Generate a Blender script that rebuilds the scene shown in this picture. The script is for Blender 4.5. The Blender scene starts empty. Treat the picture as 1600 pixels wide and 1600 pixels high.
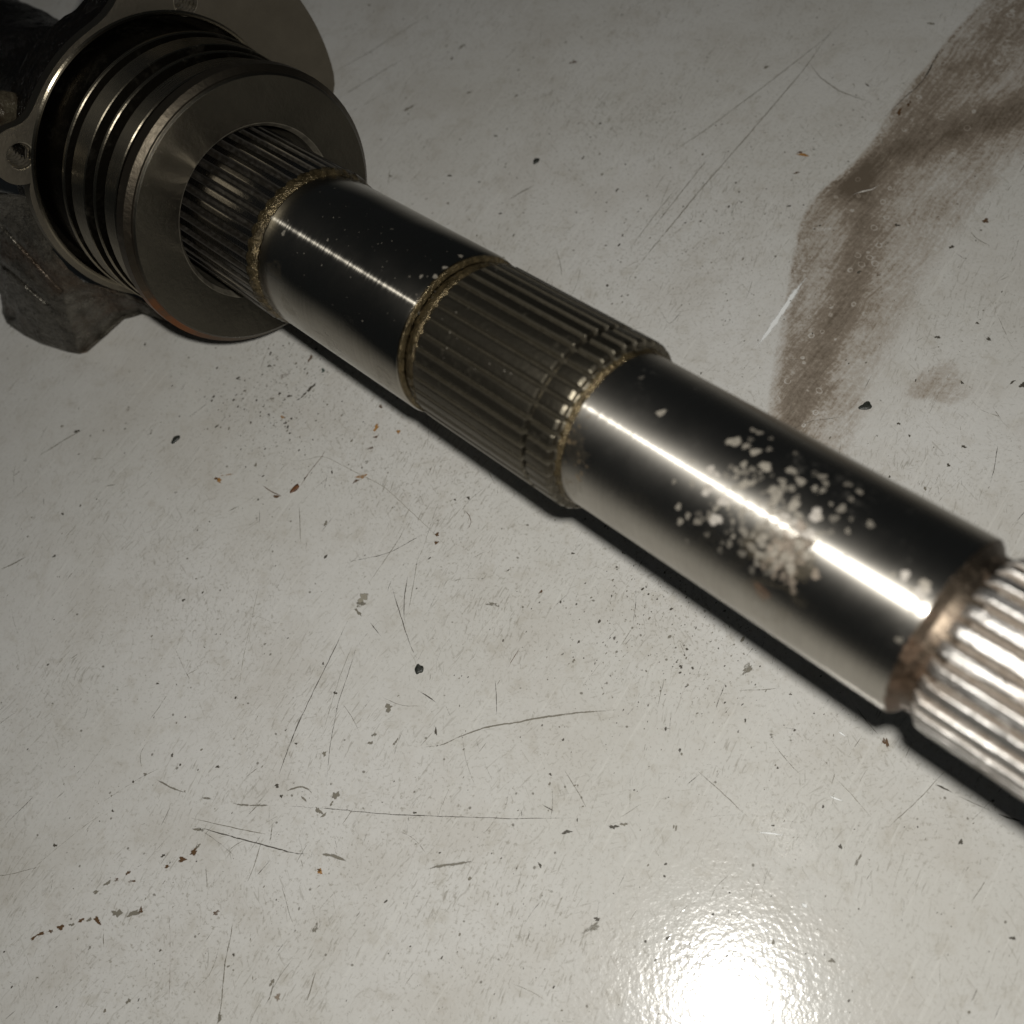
import bpy, bmesh, math, random
import numpy as np
from mathutils import Matrix, Vector
from mathutils.geometry import tessellate_polygon

random.seed(7); rng = np.random.default_rng(7)
S = bpy.context.scene
MM = 0.001

# ------------------------------------------------------------------ frames
# camera space: x right, y down, z forward, millimetres, 1600 px picture
F = 1706.5
H = 236.0                                     # camera height over the sheet
def unit(v): v = np.array(v, float); return v/np.linalg.norm(v)
DOWN = unit([1112-800, 1606-800, F])          # pixel under the camera
EZ = -DOWN
EX = unit(np.array([1., 0, 0]) - np.dot([1., 0, 0], EZ)*EZ)
EY = np.cross(EZ, EX)
M = np.array([EX, EY, EZ])                    # camera -> world
CAM = np.array([0, 0, H])
def ray(px, py): return M @ unit([px-800, py-800, F])
def on_plane(px, py, z=0.0):
    d = ray(px, py); return CAM + d*((z-H)/d[2])
P0 = M @ np.array([-59.23, -70.07, 256.31]) + CAM       # flange front centre
U = unit(M @ unit([.6860667, .48688067, -.54061048]))
UP = unit(np.array([0, 0, 1.]) - U[2]*U)
Y = np.cross(UP, U)
def local(t, y, z): return P0 + U*t + Y*y + UP*z
def on_section(px, py, t):                    # pixel -> (y, z) on the section plane at t
    d = ray(px, py); c = P0 + U*t
    q = CAM + d*(np.dot(c-CAM, U)/np.dot(d, U)) - c
    return float(np.dot(q, Y)), float(np.dot(q, UP))
def to_local(w):
    q = np.array(w)-P0; return np.array([np.dot(q, U), np.dot(q, Y), np.dot(q, UP)])

# ------------------------------------------------------------------ camera
cd = bpy.data.cameras.new('camera'); cam = bpy.data.objects.new('camera', cd)
S.collection.objects.link(cam); S.camera = cam
cd.sensor_width = 36; cd.lens = 36*F/1600
cd.clip_start = 0.005; cd.clip_end = 20
R3 = M @ np.array([[1, 0, 0], [0, -1, 0], [0, 0, -1]]).T
cam.matrix_world = Matrix.Translation(Vector(CAM*MM)) @ Matrix(R3.tolist()).to_4x4()
cd.dof.use_dof = True; cd.dof.focus_distance = 0.245; cd.dof.aperture_fstop = 16

# ------------------------------------------------------------------ light
w = bpy.data.worlds.new('World'); S.world = w; w.use_nodes = True
w.node_tree.nodes['Background'].inputs[0].default_value = (.80, .91, 1., 1)
w.node_tree.nodes['Background'].inputs[1].default_value = 0.015
ld = bpy.data.lights.new('phone_flash', 'POINT'); lamp = bpy.data.objects.new('phone_flash', ld)
S.collection.objects.link(lamp)
ld.energy = 2.2; ld.color = (1.0, .975, .92); ld.shadow_soft_size = 0.0036
lamp.location = (CAM + M @ (np.array([.58, -.815, .0])*12.0))*MM
S.view_settings.view_transform = 'Standard'; S.view_settings.look = 'None'
S.view_settings.exposure = 0; S.view_settings.gamma = 1
S.render.resolution_x = S.render.resolution_y = 1024
S.render.engine = 'CYCLES'

# ------------------------------------------------------------------ node helper
class NT:
    def __init__(s, name):
        s.m = bpy.data.materials.new(name); s.m.use_nodes = True
        s.t = s.m.node_tree; s.t.nodes.clear()
        s.out = s.t.nodes.new('ShaderNodeOutputMaterial')
    def n(s, typ, ins=None, **kw):
        nd = s.t.nodes.new('ShaderNode'+typ)
        for k, v in kw.items(): setattr(nd, k, v)
        for k, v in (ins or {}).items(): s.set(nd.inputs[k], v)
        return nd
    def set(s, sock, v):
        if isinstance(v, bpy.types.NodeSocket): s.t.links.new(v, sock)
        elif isinstance(v, bpy.types.Node): s.t.links.new(v.outputs[0], sock)
        else: sock.default_value = v
    def math(s, op, a, b=0.0, c=0.0, clamp=False):
        nd = s.n('Math', {0: a, 1: b, 2: c}, operation=op, use_clamp=clamp); return nd.outputs[0]
    def ramp(s, v, lo, hi, a=0.0, b=1.0, smooth=True):
        nd = s.n('MapRange', {'Value': v, 'From Min': lo, 'From Max': hi, 'To Min': a, 'To Max': b})
        if smooth: nd.interpolation_type = 'SMOOTHSTEP'
        return nd.outputs[0]
    def mix(s, f, a, b):
        nd = s.n('Mix', data_type='RGBA'); s.set(nd.inputs[0], f); s.set(nd.inputs[6], a); s.set(nd.inputs[7], b)
        return nd.outputs[2]
    def noise(s, vec, scale, detail=3, rough=.55, **k):
        return s.n('TexNoise', {'Vector': vec, 'Scale': scale, 'Detail': detail, 'Roughness': rough, **k}).outputs[0]
    def mapv(s, vec, scale=(1, 1, 1), rot=(0, 0, 0), loc=(0, 0, 0)):
        return s.n('Mapping', {'Vector': vec, 'Scale': scale, 'Rotation': rot, 'Location': loc}).outputs[0]
    def stretch(s, vec, across, along, ang, loc=(0, 0, 0)):      # ang: direction of the streaks, degrees from +x
        v = s.n('Mapping', {'Vector': vec, 'Rotation': (0, 0, math.radians(-ang)), 'Location': loc}).outputs[0]
        return s.n('Mapping', {'Vector': v, 'Scale': (along, across, across)}).outputs[0]
    def obj(s): return s.n('TexCoord').outputs['Object']
    def attr(s, name): return s.n('Attribute', attribute_name=name)
    def bump(s, h, dist, strength=1.0, nrm=None):
        ins = {'Height': h, 'Distance': dist, 'Strength': strength}
        if nrm is not None: ins['Normal'] = nrm
        return s.n('Bump', ins).outputs[0]
    def bsdf(s, **k):
        names = dict(base='Base Color', rough='Roughness', metal='Metallic', spec='Specular IOR Level', coat='Coat Weight',
                     coatr='Coat Roughness', normal='Normal', aniso='Anisotropic', tangent='Tangent', alpha='Alpha', coatn='Coat Normal', anrot='Anisotropic Rotation')
        b = s.n('BsdfPrincipled', {names[a]: v for a, v in k.items()})
        s.t.links.new(b.outputs[0], s.out.inputs[0]); return b
C4 = lambda r, g, b: (r, g, b, 1)

# ------------------------------------------------------------------ materials
def mat_sheet():
    s = NT('painted_sheet'); o = s.obj()
    film = s.attr('film').outputs['Fac']; edge = s.attr('film_edge').outputs['Fac']; grime = s.attr('grime').outputs['Fac']
    wv = s.n('TexNoise', {'Vector': o, 'Scale': 28.0, 'Detail': 4.0}).outputs['Color']
    ow = s.n('VectorMath', {0: o, 1: s.n('VectorMath', {0: wv, 1: (.009, .009, 0)}, operation='MULTIPLY').outputs[0]}, operation='ADD').outputs[0]
    big = s.noise(o, 9, 4, .6); mid = s.noise(o, 45, 5, .62); m2 = s.noise(ow, 170, 5, .7)
    base = s.mix(s.ramp(big, .35, .65), C4(.55, .54, .505), C4(.605, .597, .572))
    base = s.mix(s.ramp(mid, .42, .70, 0, .45), base, C4(.475, .45, .405))
    base = s.mix(s.ramp(m2, .50, .72, 0, .38), base, C4(.40, .37, .31))
    patch = s.ramp(s.noise(o, 20, 4, .6), .42, .66)
    dirt = s.math('ADD', s.math('MULTIPLY', patch, .6), grime, clamp=True)
    micro = s.noise(ow, 1150, 4, .72)
    base = s.mix(s.math('MULTIPLY', s.ramp(micro, .53, .68), s.ramp(dirt, 0, 1, .16, .62, False)), base, C4(.21, .19, .145))
    for ac, al, an, lo, hi, st, lc in ((1700, 260, 64, .58, .68, .55, 0), (1300, 170, 46, .60, .69, .40, 5), (1500, 200, 118, .61, .70, .38, 9), (1600, 240, 12, .62, .71, .36, 13), (1400, 300, 88, .61, .70, .36, 21)):
        ms = s.noise(s.stretch(ow, ac, al, an, (lc*.013, lc*.007, 0)), 1.0, 2, .6)
        pt = s.ramp(s.noise(s.mapv(o, loc=(lc, lc, lc)), 28, 4, .6), .44, .62, .10, 1)
        base = s.mix(s.math('MULTIPLY', s.math('MULTIPLY', s.ramp(ms, lo, hi), pt), s.ramp(dirt, 0, 1, st*.6, st, False)), base, C4(.20, .18, .14))
    # pale rubbed lines
    rb = s.noise(s.stretch(o, 900, 40, 57, (.31, .2, 0)), 1.0, 2, .6)
    base = s.mix(s.math('MULTIPLY', s.ramp(rb, .60, .68), .30), base, C4(.66, .65, .61))
    # pin specks
    v = s.n('TexVoronoi', {'Vector': ow, 'Scale': 520.0, 'Randomness': 1.0})
    pick = s.n('SeparateColor', {0: v.outputs['Color']})
    sp = s.math('MULTIPLY', s.ramp(v.outputs['Distance'], .10, .20, 1, 0),
                s.math('GREATER_THAN', s.math('ADD', pick.outputs[0], s.math('MULTIPLY', dirt, .09)), .985))
    base = s.mix(s.math('MULTIPLY', sp, .7), base, C4(.10, .09, .065))
    # dried brown film, wiped in long arcs, gritty, with pale bubble rings
    fn = s.noise(ow, 130, 6, .72); fs = s.noise(s.stretch(ow, 1000, 75, 50), 1.0, 4, .7); fine = s.noise(ow, 900, 4, .75)
    f = s.math('ADD', film, s.math('MULTIPLY', s.math('SUBTRACT', fn, .5), .85))
    f = s.math('ADD', f, s.math('MULTIPLY', s.math('SUBTRACT', fs, .5), .95))
    f = s.math('ADD', f, s.math('MULTIPLY', s.math('SUBTRACT', fine, .5), 1.0))
    f = s.math('MULTIPLY', s.ramp(f, -.10, 1.0, 0, 1.0, False), s.ramp(film, .0, .16))
    vr = s.n('TexVoronoi', {'Vector': ow, 'Scale': 360.0, 'Randomness': 1.0})
    pr = s.n('SeparateColor', {0: vr.outputs['Color']})
    rad = s.math('ADD', .14, s.math('MULTIPLY', pr.outputs[1], .16))
    ring = s.math('ABSOLUTE', s.math('SUBTRACT', vr.outputs['Distance'], rad))
    ringm = s.math('MULTIPLY', s.ramp(ring, .02, .07, 1, 0), s.math('MULTIPLY', s.math('GREATER_THAN', pr.outputs[0], .62), s.ramp(film, .25, .55)))
    f = s.math('SUBTRACT', f, s.math('MULTIPLY', ringm, .30), clamp=True)
    f = s.math('ADD', f, s.math('MULTIPLY', s.math('MULTIPLY', edge, s.ramp(fine, .35, .6, .1, 1)), .38), clamp=True)
    base = s.mix(s.math('MULTIPLY', s.ramp(f, 0, .6, 0, .86, False), .95), base, C4(.26, .205, .15))
    base = s.mix(s.ramp(f, .42, 1.0, 0, .85, False), base, C4(.088, .066, .044))
    # finish
    orange = s.noise(o, 620, 2, .5); dust = s.noise(o, 1700, 2, .6)
    h = s.math('ADD', s.math('MULTIPLY', orange, 1.0), s.math('MULTIPLY', dust, .22))
    nrm = s.bump(h, .00005, .9)
    nrm2 = s.bump(s.noise(o, 1100, 2, .5), .000035, .9, nrm)
    rough = s.math('ADD', s.ramp(mid, .3, .7, .12, .17), s.math('MULTIPLY', f, .35))
    s.bsdf(base=base, rough=rough, spec=.45, normal=nrm2, coat=.35, coatr=.05, coatn=nrm2)
    return s.m

def mat_decal(name='marks'):
    s = NT(name); o = s.obj()
    a = s.attr('mark'); col = a.outputs['Color']; al = a.outputs['Alpha']
    n = s.noise(o, 1500, 4, .75); n2 = s.noise(o, 450, 3, .6)
    k = s.math('ADD', al, s.math('MULTIPLY', s.math('SUBTRACT', n, .5), .9))
    k = s.math('ADD', k, s.math('MULTIPLY', s.math('SUBTRACT', n2, .5), .6))
    f = s.math('MULTIPLY', s.ramp(k, .18, .62), s.ramp(al, 0, .35))
    s.bsdf(base=col, rough=.55, spec=.3, alpha=f)
    return s.m

def steel(name, col=(.56, .55, .53), rough=.30, aniso=.92, grime=.25, grime_col=(.06, .045, .025), root=False, tint=None, tint_left=False, bumpy=.0, scratch=.5, var=.08, micro=.000012, sharpb=.6, streak=0.0, glow=0.0, across=.010, along=.45):
    """turned or ground steel: circumferential tool marks, patchy grime"""
    s = NT(name); o = s.obj()
    n1 = s.noise(o, 120, 5, .65); n2 = s.noise(o, 700, 4, .7)
    lines = s.noise(s.mapv(o, (9000, 25, 25)), 1.0, 3, .7)
    base = s.mix(s.ramp(n1, .3, .7), C4(*col), C4(*[c*.86 for c in col]))
    base = s.mix(s.ramp(lines, .38, .66, 0, .30), base, C4(*[c*.55 for c in col]))
    if tint:
        tf = s.ramp(s.noise(o, 90 if tint_left else 60, 5, .7), .32 if tint_left else .45, .6 if tint_left else .7, 0, tint[3])
        if tint_left:   # rust has crept along one side of the rim only
            sx = s.n('SeparateXYZ', {0: o}); tf = s.math('MULTIPLY', tf, s.ramp(sx.outputs[1], -.012, -.026, 0, 1))
            tf = s.math('MULTIPLY', tf, s.math('MULTIPLY', s.ramp(sx.outputs[2], .006, -.002, .05, 1), s.ramp(sx.outputs[2], -.021, -.010, .22, 1)))
        base = s.mix(tf, base, C4(*tint[:3]))
    g = s.ramp(s.math('ADD', s.math('MULTIPLY', n1, .6), s.math('MULTIPLY', n2, .4)), .62-grime*.35, .78-grime*.3, 0, min(1, grime*1.6))
    if root:
        r = s.attr('root').outputs['Fac']
        g = s.math('MAXIMUM', g, s.math('MULTIPLY', s.ramp(r, .02, .4), s.ramp(n2, .2, .6, .7, 1.0)))
    base = s.mix(g, base, C4(*grime_col))
    metal = s.math('SUBTRACT', 1.0, s.math('MULTIPLY', g, .85), clamp=True)
    rr = s.math('ADD', s.math('ADD', rough-var/2, s.math('MULTIPLY', lines, var)), s.math('MULTIPLY', g, .25))
    nrm = s.bump(s.math('MULTIPLY', lines, scratch), micro, sharpb)
    if bumpy: nrm = s.bump(n2, .00012*bumpy, .8, nrm)
    tg = s.n('Tangent', direction_type='RADIAL', axis='X')
    an = s.math('MULTIPLY', s.math('SUBTRACT', 1.0, g), aniso)
    b = s.bsdf(base=base, rough=rr, metal=metal, normal=nrm, aniso=an, anrot=.25, tangent=tg.outputs[0], spec=.5)
    if streak:      # long polishing marks round the shaft throw the lamp into a line along it
        r2 = math.sqrt(across*along); aa = 1-across/r2; rs = math.sqrt(r2)
        l2 = s.noise(s.mapv(o, (3500, 30, 30)), 1.0, 4, .75)
        gl = s.n('BsdfAnisotropic', {'Color': s.mix(g, C4(*col), C4(*grime_col)), 'Roughness': s.ramp(l2, .38, .70, rs*.85, rs*1.75), 'Anisotropy': aa, 'Rotation': 0.0, 'Normal': nrm, 'Tangent': tg.outputs[0]})
        mx = s.n('MixShader', {0: s.math('MULTIPLY', s.ramp(s.math('ADD', s.math('MULTIPLY', l2, .6), s.math('MULTIPLY', n1, .4)), .36, .62, .35, 1.6, False), streak), 1: b.outputs[0], 2: gl.outputs[0]})
        if glow:
            g2_ = s.n('BsdfAnisotropic', {'Color': C4(*col), 'Roughness': math.sqrt(math.sqrt(.13*.42)), 'Anisotropy': 1-.13/math.sqrt(.13*.42), 'Rotation': 0.0, 'Tangent': tg.outputs[0]})
            mx = s.n('MixShader', {0: s.math('MULTIPLY', s.ramp(n1, .3, .7, .6, 1.4), glow), 1: mx.outputs[0], 2: g2_.outputs[0]})
        s.t.links.new(mx.outputs[0], s.out.inputs[0])
    return s.m

def rough_mat(name, c1, c2, rough=.5, metal=.0, scale=300, bump=.0004, spec=.5, c3=None, f3=.5, coat=0):
    s = NT(name); o = s.obj()
    n = s.noise(o, scale, 5, .68); n2 = s.noise(o, scale*.18, 4, .6); n3 = s.noise(o, scale*3.2, 3, .6)
    base = s.mix(s.ramp(n, .35, .68), C4(*c1), C4(*c2))
    if c3: base = s.mix(s.ramp(n2, .5, .68, 0, f3), base, C4(*c3))
    nrm = s.bump(s.math('ADD', n, s.math('MULTIPLY', n3, .35)), bump, .9)
    s.bsdf(base=base, rough=s.ramp(n2, .3, .7, rough*.75, rough*1.2, False), metal=metal, spec=spec, normal=nrm, coat=coat, coatr=.12)
    return s.m

MS = dict(
    sheet=mat_sheet(), marks=mat_decal(),
    polished=steel('polished_steel', (.38, .355, .305), .11, .7, .05, (.10, .08, .05), scratch=.5, micro=.000006, sharpb=.5, var=.04, streak=.10, glow=.035, across=.006, along=.42),
    polished2=steel('bright_ground_steel', (.46, .435, .39), .30, .9, .13, (.16, .135, .095), scratch=.6, var=.10, micro=.00001, streak=.19, glow=.17, across=.010, along=.36),
    spline=steel('oily_spline_steel', (.20, .185, .165), .27, .3, .10, (.010, .008, .005), root=True, bumpy=.6),
    spline2=steel('grimy_spline_steel', (.14, .125, .095), .42, .3, .22, (.020, .016, .008), root=True, bumpy=1.3),
    spline3=steel('worn_spline_steel', (.60, .58, .55), .44, .3, .12, (.13, .105, .08), root=True, tint=(.32, .25, .19, .6), bumpy=3.0),
    neck=steel('rusty_neck', (.125, .10, .075), .46, .3, .45, (.085, .055, .036), tint=(.13, .075, .042, .9), bumpy=1.5),
    flange=steel('flange_face_steel', (.098, .090, .072), .36, .0, .08, (.03, .026, .018), bumpy=.9),
    rim=steel('rust_edged_rim', (.105, .09, .068), .44, .4, .2, (.07, .035, .018), tint=(.24, .09, .034, .85), tint_left=True, bumpy=1.0),
    land=steel('ring_land_steel', (.30, .265, .20), .27, .9, .10, (.03, .024, .015), bumpy=.3),
    lip=steel('bore_lip_steel', (.30, .265, .20), .32, .7, .05, (.05, .038, .022), bumpy=.1),
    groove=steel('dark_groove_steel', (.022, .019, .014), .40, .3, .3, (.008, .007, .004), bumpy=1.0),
    plate=steel('machined_plate_steel', (.20, .178, .14), .44, .0, .08, (.045, .035, .022), bumpy=.9),
    cast=rough_mat('grey_casting', (.125, .115, .095), (.05, .045, .035), .30, .72, 300, .0008, c3=(.075, .045, .026), f3=.6),
    black=rough_mat('black_oily_casting', (.004, .0035, .003), (.008, .006, .004), .20, .0, 640, .0016, spec=.32),
    wet=rough_mat('oily_boss', (.07, .06, .04), (.03, .022, .014), .25, .3, 330, .0008),
    thread=steel('thread_steel', (.30, .27, .22), .30, 0, .10, (.03, .025, .015)),
    amber=rough_mat('amber_varnish_residue', (.135, .102, .052), (.040, .030, .014), .22, .7, 750, .0005, c3=(.018, .013, .006), f3=.9),
    edge=rough_mat('lit_bore_edge', (.20, .18, .14), (.10, .09, .07), .34, .55, 400, .0001),  # paler metal: the lit look of the bore wall is put into the colour
    threadm=rough_mat('oily_thread', (.30, .27, .22), (.16, .14, .10), .30, .85, 500, .00004),
    chip=rough_mat('black_chip', (.02, .022, .018), (.04, .042, .035), .4, 0, 900, .0002),
    rust=rough_mat('rust_flake', (.17, .07, .025), (.06, .028, .014), .5, 0, 900, .0002),
)

# ------------------------------------------------------------------ mesh helpers
def link(name, me, mat, parent=None, loc=None):
    o = bpy.data.objects.new(name, me); S.collection.objects.link(o)
    if mat: me.materials.append(mat)
    if parent: o.parent = parent
    if loc is not None: o.location = loc
    return o
def mesh(name, V, Fc, smooth=True, sharp=35):
    me = bpy.data.meshes.new(name)
    me.from_pydata([tuple(float(c)*MM for c in v) for v in V], [], [tuple(int(i) for i in f) for f in Fc])
    me.validate()
    bm = bmesh.new(); bm.from_mesh(me)
    bmesh.ops.recalc_face_normals(bm, faces=bm.faces)
    if smooth:
        for f in bm.faces: f.smooth = True
        for e in bm.edges:
            if len(e.link_faces) == 2 and e.calc_face_angle(0) > math.radians(sharp): e.smooth = False
    bm.to_mesh(me); bm.free(); me.update()
    return me
def set_attr(me, name, vals):
    a = me.attributes.new(name, 'FLOAT', 'POINT'); a.data.foreach_set('value', np.asarray(vals, dtype=np.float32))
def lathe(prof, N=256, fn=None, cap=False, closed=False):
    """prof: list of (t, R); fn(t, R, theta) may return another radius"""
    th = np.linspace(0, 2*math.pi, N, endpoint=False); V = []; Fc = []; L = len(prof)
    for t, R in prof:
        for a in th:
            r = fn(t, R, a) if fn else R
            V.append((t, r*math.cos(a), r*math.sin(a)))
    for i in range(L if closed else L-1):
        j = (i+1) % L
        for k in range(N):
            l = (k+1) % N; Fc.append((i*N+k, i*N+l, j*N+l, j*N+k))
    if cap: Fc.append(tuple(range(N))); Fc.append(tuple((L-1)*N+k for k in range(N)))
    return V, Fc
def bev(prof, b=.18):
    """small chamfers on every inner corner of a profile"""
    out = [prof[0]]
    for i in range(1, len(prof)-1):
        p, c, n = map(np.array, (prof[i-1], prof[i], prof[i+1]))
        d1, d2 = p-c, n-c; l1, l2 = np.linalg.norm(d1), np.linalg.norm(d2)
        out.append(tuple(c+d1/l1*min(b, l1*.3))); out.append(tuple(c+d2/l2*min(b, l2*.3)))
    out.append(prof[-1]); return out

# ------------------------------------------------------------------ the sheet
def film_fields(XY):
    def P(pts): return np.array([on_plane(*p)[:2] for p in pts])
    poly = P([(1196, 690), (1203, 620), (1212, 560), (1225, 490), (1240, 410), (1250, 350), (1276, 305), (1325, 268), (1362, 228), (1395, 170), (1425, 130), (1458, 95), (1480, 62), (1535, 5), (1590, -60), (1680, -150),
              (1800, -100), (1780, 60), (1700, 170), (1640, 225), (1598, 262), (1562, 300), (1525, 345), (1495, 385), (1478, 430), (1462, 470), (1440, 520), (1432, 560), (1400, 600), (1370, 650), (1345, 700), (1300, 780), (1240, 790)])
    for _ in range(2):
        nx = np.roll(poly, -1, axis=0); poly = np.stack([poly*.75+nx*.25, poly*.25+nx*.75], 1).reshape(-1, 2)
    x, y = XY[:, 0], XY[:, 1]
    inside = np.zeros(len(x), bool); dist = np.full(len(x), 1e9)
    for i in range(len(poly)):
        a, b = poly[i], poly[(i+1) % len(poly)]
        c = ((a[1] > y) != (b[1] > y)) & (x < (b[0]-a[0])*(y-a[1])/(b[1]-a[1]+1e-12)+a[0]); inside ^= c
        ab = b-a; tt = np.clip(((x-a[0])*ab[0]+(y-a[1])*ab[1])/(ab@ab), 0, 1)
        dist = np.minimum(dist, np.hypot(x-a[0]-tt*ab[0], y-a[1]-tt*ab[1]))
    sd = np.where(inside, dist, -dist)
    def ridge(pts, wd):
        p = P(pts); d = np.full(len(x), 1e9)
        for a, b in zip(p[:-1], p[1:]):
            ab = b-a; tt = np.clip(((x-a[0])*ab[0]+(y-a[1])*ab[1])/(ab@ab), 0, 1)
            d = np.minimum(d, np.hypot(x-a[0]-tt*ab[0], y-a[1]-tt*ab[1]))
        return np.exp(-(d/wd)**2)
    dens = .30 + .55*ridge([(1760, 120), (1600, 175), (1480, 205), (1390, 240), (1320, 285)], 6.5) \
        + .42*ridge([(1350, 290), (1350, 360), (1330, 440), (1310, 500), (1280, 560), (1240, 640), (1215, 700)], 5.5) \
        + .25*ridge([(1600, 20), (1520, 100), (1420, 160)], 8) + .14*ridge([(1270, 340), (1250, 420), (1225, 600)], 4)
    dens -= .18*ridge([(1480, 420), (1430, 520), (1380, 600)], 8) 
    cr = on_plane(1440, 330)[:2]; rightness = 1/(1+np.exp(-((x-cr[0])*.83-(y-cr[1])*.55)/3.0))
    film = dens*np.clip((sd+1.0)/(3.0+7*rightness), 0, 1)
    edge = np.exp(-((sd-.3)/.55)**2)*ridge([(1240, 410), (1276, 305), (1395, 170), (1535, 5)], 12)
    # small patch by the right edge
    c = on_plane(1468, 600)[:2]; an_ = np.arctan2(y-c[1], x-c[0]); rr = np.hypot((x-c[0])/7.0, (y-c[1])/6.0)*(1+.16*np.sin(3*an_+1)+.1*np.sin(5*an_))
    film = np.maximum(film, .24*np.clip((1.1-rr)/.5, 0, 1))
    g = np.zeros(len(x))
    for px, py, r, k in [(430, 620, 22, .9), (400, 900, 22, .5), (700, 1250, 45, .4), (1020, 930, 26, .8), (250, 1420, 45, .45), (620, 720, 35, .6), (1000, 200, 55, .5), (1120, 340, 35, .8),
                         (800, 900, 30, .7), (1330, 1250, 30, .4), (430, 1350, 40, .45)]:
        c = on_plane(px, py)[:2]; g = np.maximum(g, k*np.exp(-((x-c[0])**2+(y-c[1])**2)/r**2))
    return film, edge, g
def build_sheet():
    c = [on_plane(*p)[:2] for p in ((0, 0), (1600, 0), (0, 1600), (1600, 1600))]
    lo = np.min(c, axis=0)-15; hi = np.max(c, axis=0)+15
    st = .8
    xs = np.concatenate([[-2500, -900], np.arange(lo[0], hi[0], st), [900, 2500]])
    ys = np.concatenate([[-2500, -900], np.arange(lo[1], hi[1], st), [900, 2500]])
    gx, gy = np.meshgrid(xs, ys); n, m = gx.shape
    V = np.stack([gx.ravel(), gy.ravel(), np.zeros(gx.size)], 1)
    idx = np.arange(n*m).reshape(n, m)
    Fc = np.stack([idx[:-1, :-1], idx[:-1, 1:], idx[1:, 1:], idx[1:, :-1]], -1).reshape(-1, 4)
    me = bpy.data.meshes.new('sheet')
    me.vertices.add(len(V)); me.vertices.foreach_set('co', (V*MM).astype(np.float32).ravel())
    me.loops.add(len(Fc)*4); me.loops.foreach_set('vertex_index', Fc.astype(np.int32).ravel())
    me.polygons.add(len(Fc)); me.polygons.foreach_set('loop_start', np.arange(0, len(Fc)*4, 4, dtype=np.int32))
    me.update(calc_edges=True)
    a, b, g = film_fields(V[:, :2])
    set_attr(me, 'film', a); set_attr(me, 'film_edge', b); set_attr(me, 'grime', g)
    o = link('ground', me, MS['sheet'])
    o['kind'] = 'structure'
build_sheet()

# ------------------------------------------------------------------ dried marks and scratches on the sheet
class Marks:
    def __init__(s): s.V = []; s.F = []; s.C = []; s.z = .03
    def layer(s): s.z = .03 + (s.z - .03 + .0011) % .12; return s.z
    def blob(s, c, rx, ry, ang, col, al, rag=.25, n=14):
        z = s.layer(); b = len(s.V); s.V.append((c[0], c[1], z)); s.C.append((*col, al))
        ph = rng.uniform(0, 6.28, 4)
        for ring, (k, a) in enumerate(((.55, al), (1.0, 0.0))):
            for i in range(n):
                t = 2*math.pi*i/n
                r = k*(1+rag*(.5*math.sin(2*t+ph[0])+.4*math.sin(3*t+ph[1])+.35*math.sin(5*t+ph[2])+.3*math.sin(7*t+ph[3])))
                x, y = rx*r*math.cos(t), ry*r*math.sin(t)
                s.V.append((c[0]+x*math.cos(ang)-y*math.sin(ang), c[1]+x*math.sin(ang)+y*math.cos(ang), z)); s.C.append((*col, a))
        for i in range(n):
            j = (i+1) % n
            s.F.append((b, b+1+i, b+1+j)); s.F.append((b+1+i, b+1+n+i, b+1+n+j, b+1+j))
    def stroke(s, pts, wd, col, al, taper=True):
        p = np.array(pts, float)
        # resample, slightly wobbly
        seg = np.linalg.norm(np.diff(p, axis=0), axis=1); L = seg.sum(); n = max(4, int(L/1.2)); cum = np.concatenate([[0], np.cumsum(seg)])
        q = np.stack([np.interp(np.linspace(0, L, n), cum, p[:, k]) for k in (0, 1)], 1)
        for _ in range(2): q[1:-1] = (q[:-2]+2*q[1:-1]+q[2:])/4
        q[1:-1] += rng.normal(0, .035, q[1:-1].shape)
        d = np.gradient(q, axis=0); d /= np.linalg.norm(d, axis=1)[:, None]+1e-9; nn = np.stack([-d[:, 1], d[:, 0]], 1)
        z = s.layer(); b = len(s.V)
        for i in range(n):
            t = i/(n-1); k = min(1, 4*t, 4*(1-t)) if taper else 1
            ww = wd*(.45+.55*k)*rng.uniform(.8, 1.2); aa = al*(.35+.65*k)*rng.uniform(.75, 1.1)
            for e, a in ((-1, 0), (0, aa), (1, 0)):
                s.V.append((*(q[i]+nn[i]*ww*e), z)); s.C.append((*col, a))
        for i in range(n-1):
            for e in (0, 1): s.F.append((b+3*i+e, b+3*i+e+1, b+3*i+3+e+1, b+3*i+3+e))
    def make(s, name, mat, kind='stuff'):
        me = bpy.data.meshes.new(name); me.from_pydata([tuple(c*MM for c in v) for v in s.V], [], s.F)
        a = me.attributes.new('mark', 'FLOAT_COLOR', 'POINT'); a.data.foreach_set('color', np.array(s.C, dtype=np.float32).ravel())
        o = link(name, me, mat); o['kind'] = kind; return o
g2 = lambda px, py: on_plane(px, py)[:2]
DK = (.07, .062, .048); GR = (.19, .175, .14); BR = (.10, .055, .025); OR = (.33, .17, .05); LT = (.28, .26, .21)
sc = Marks()
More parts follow.
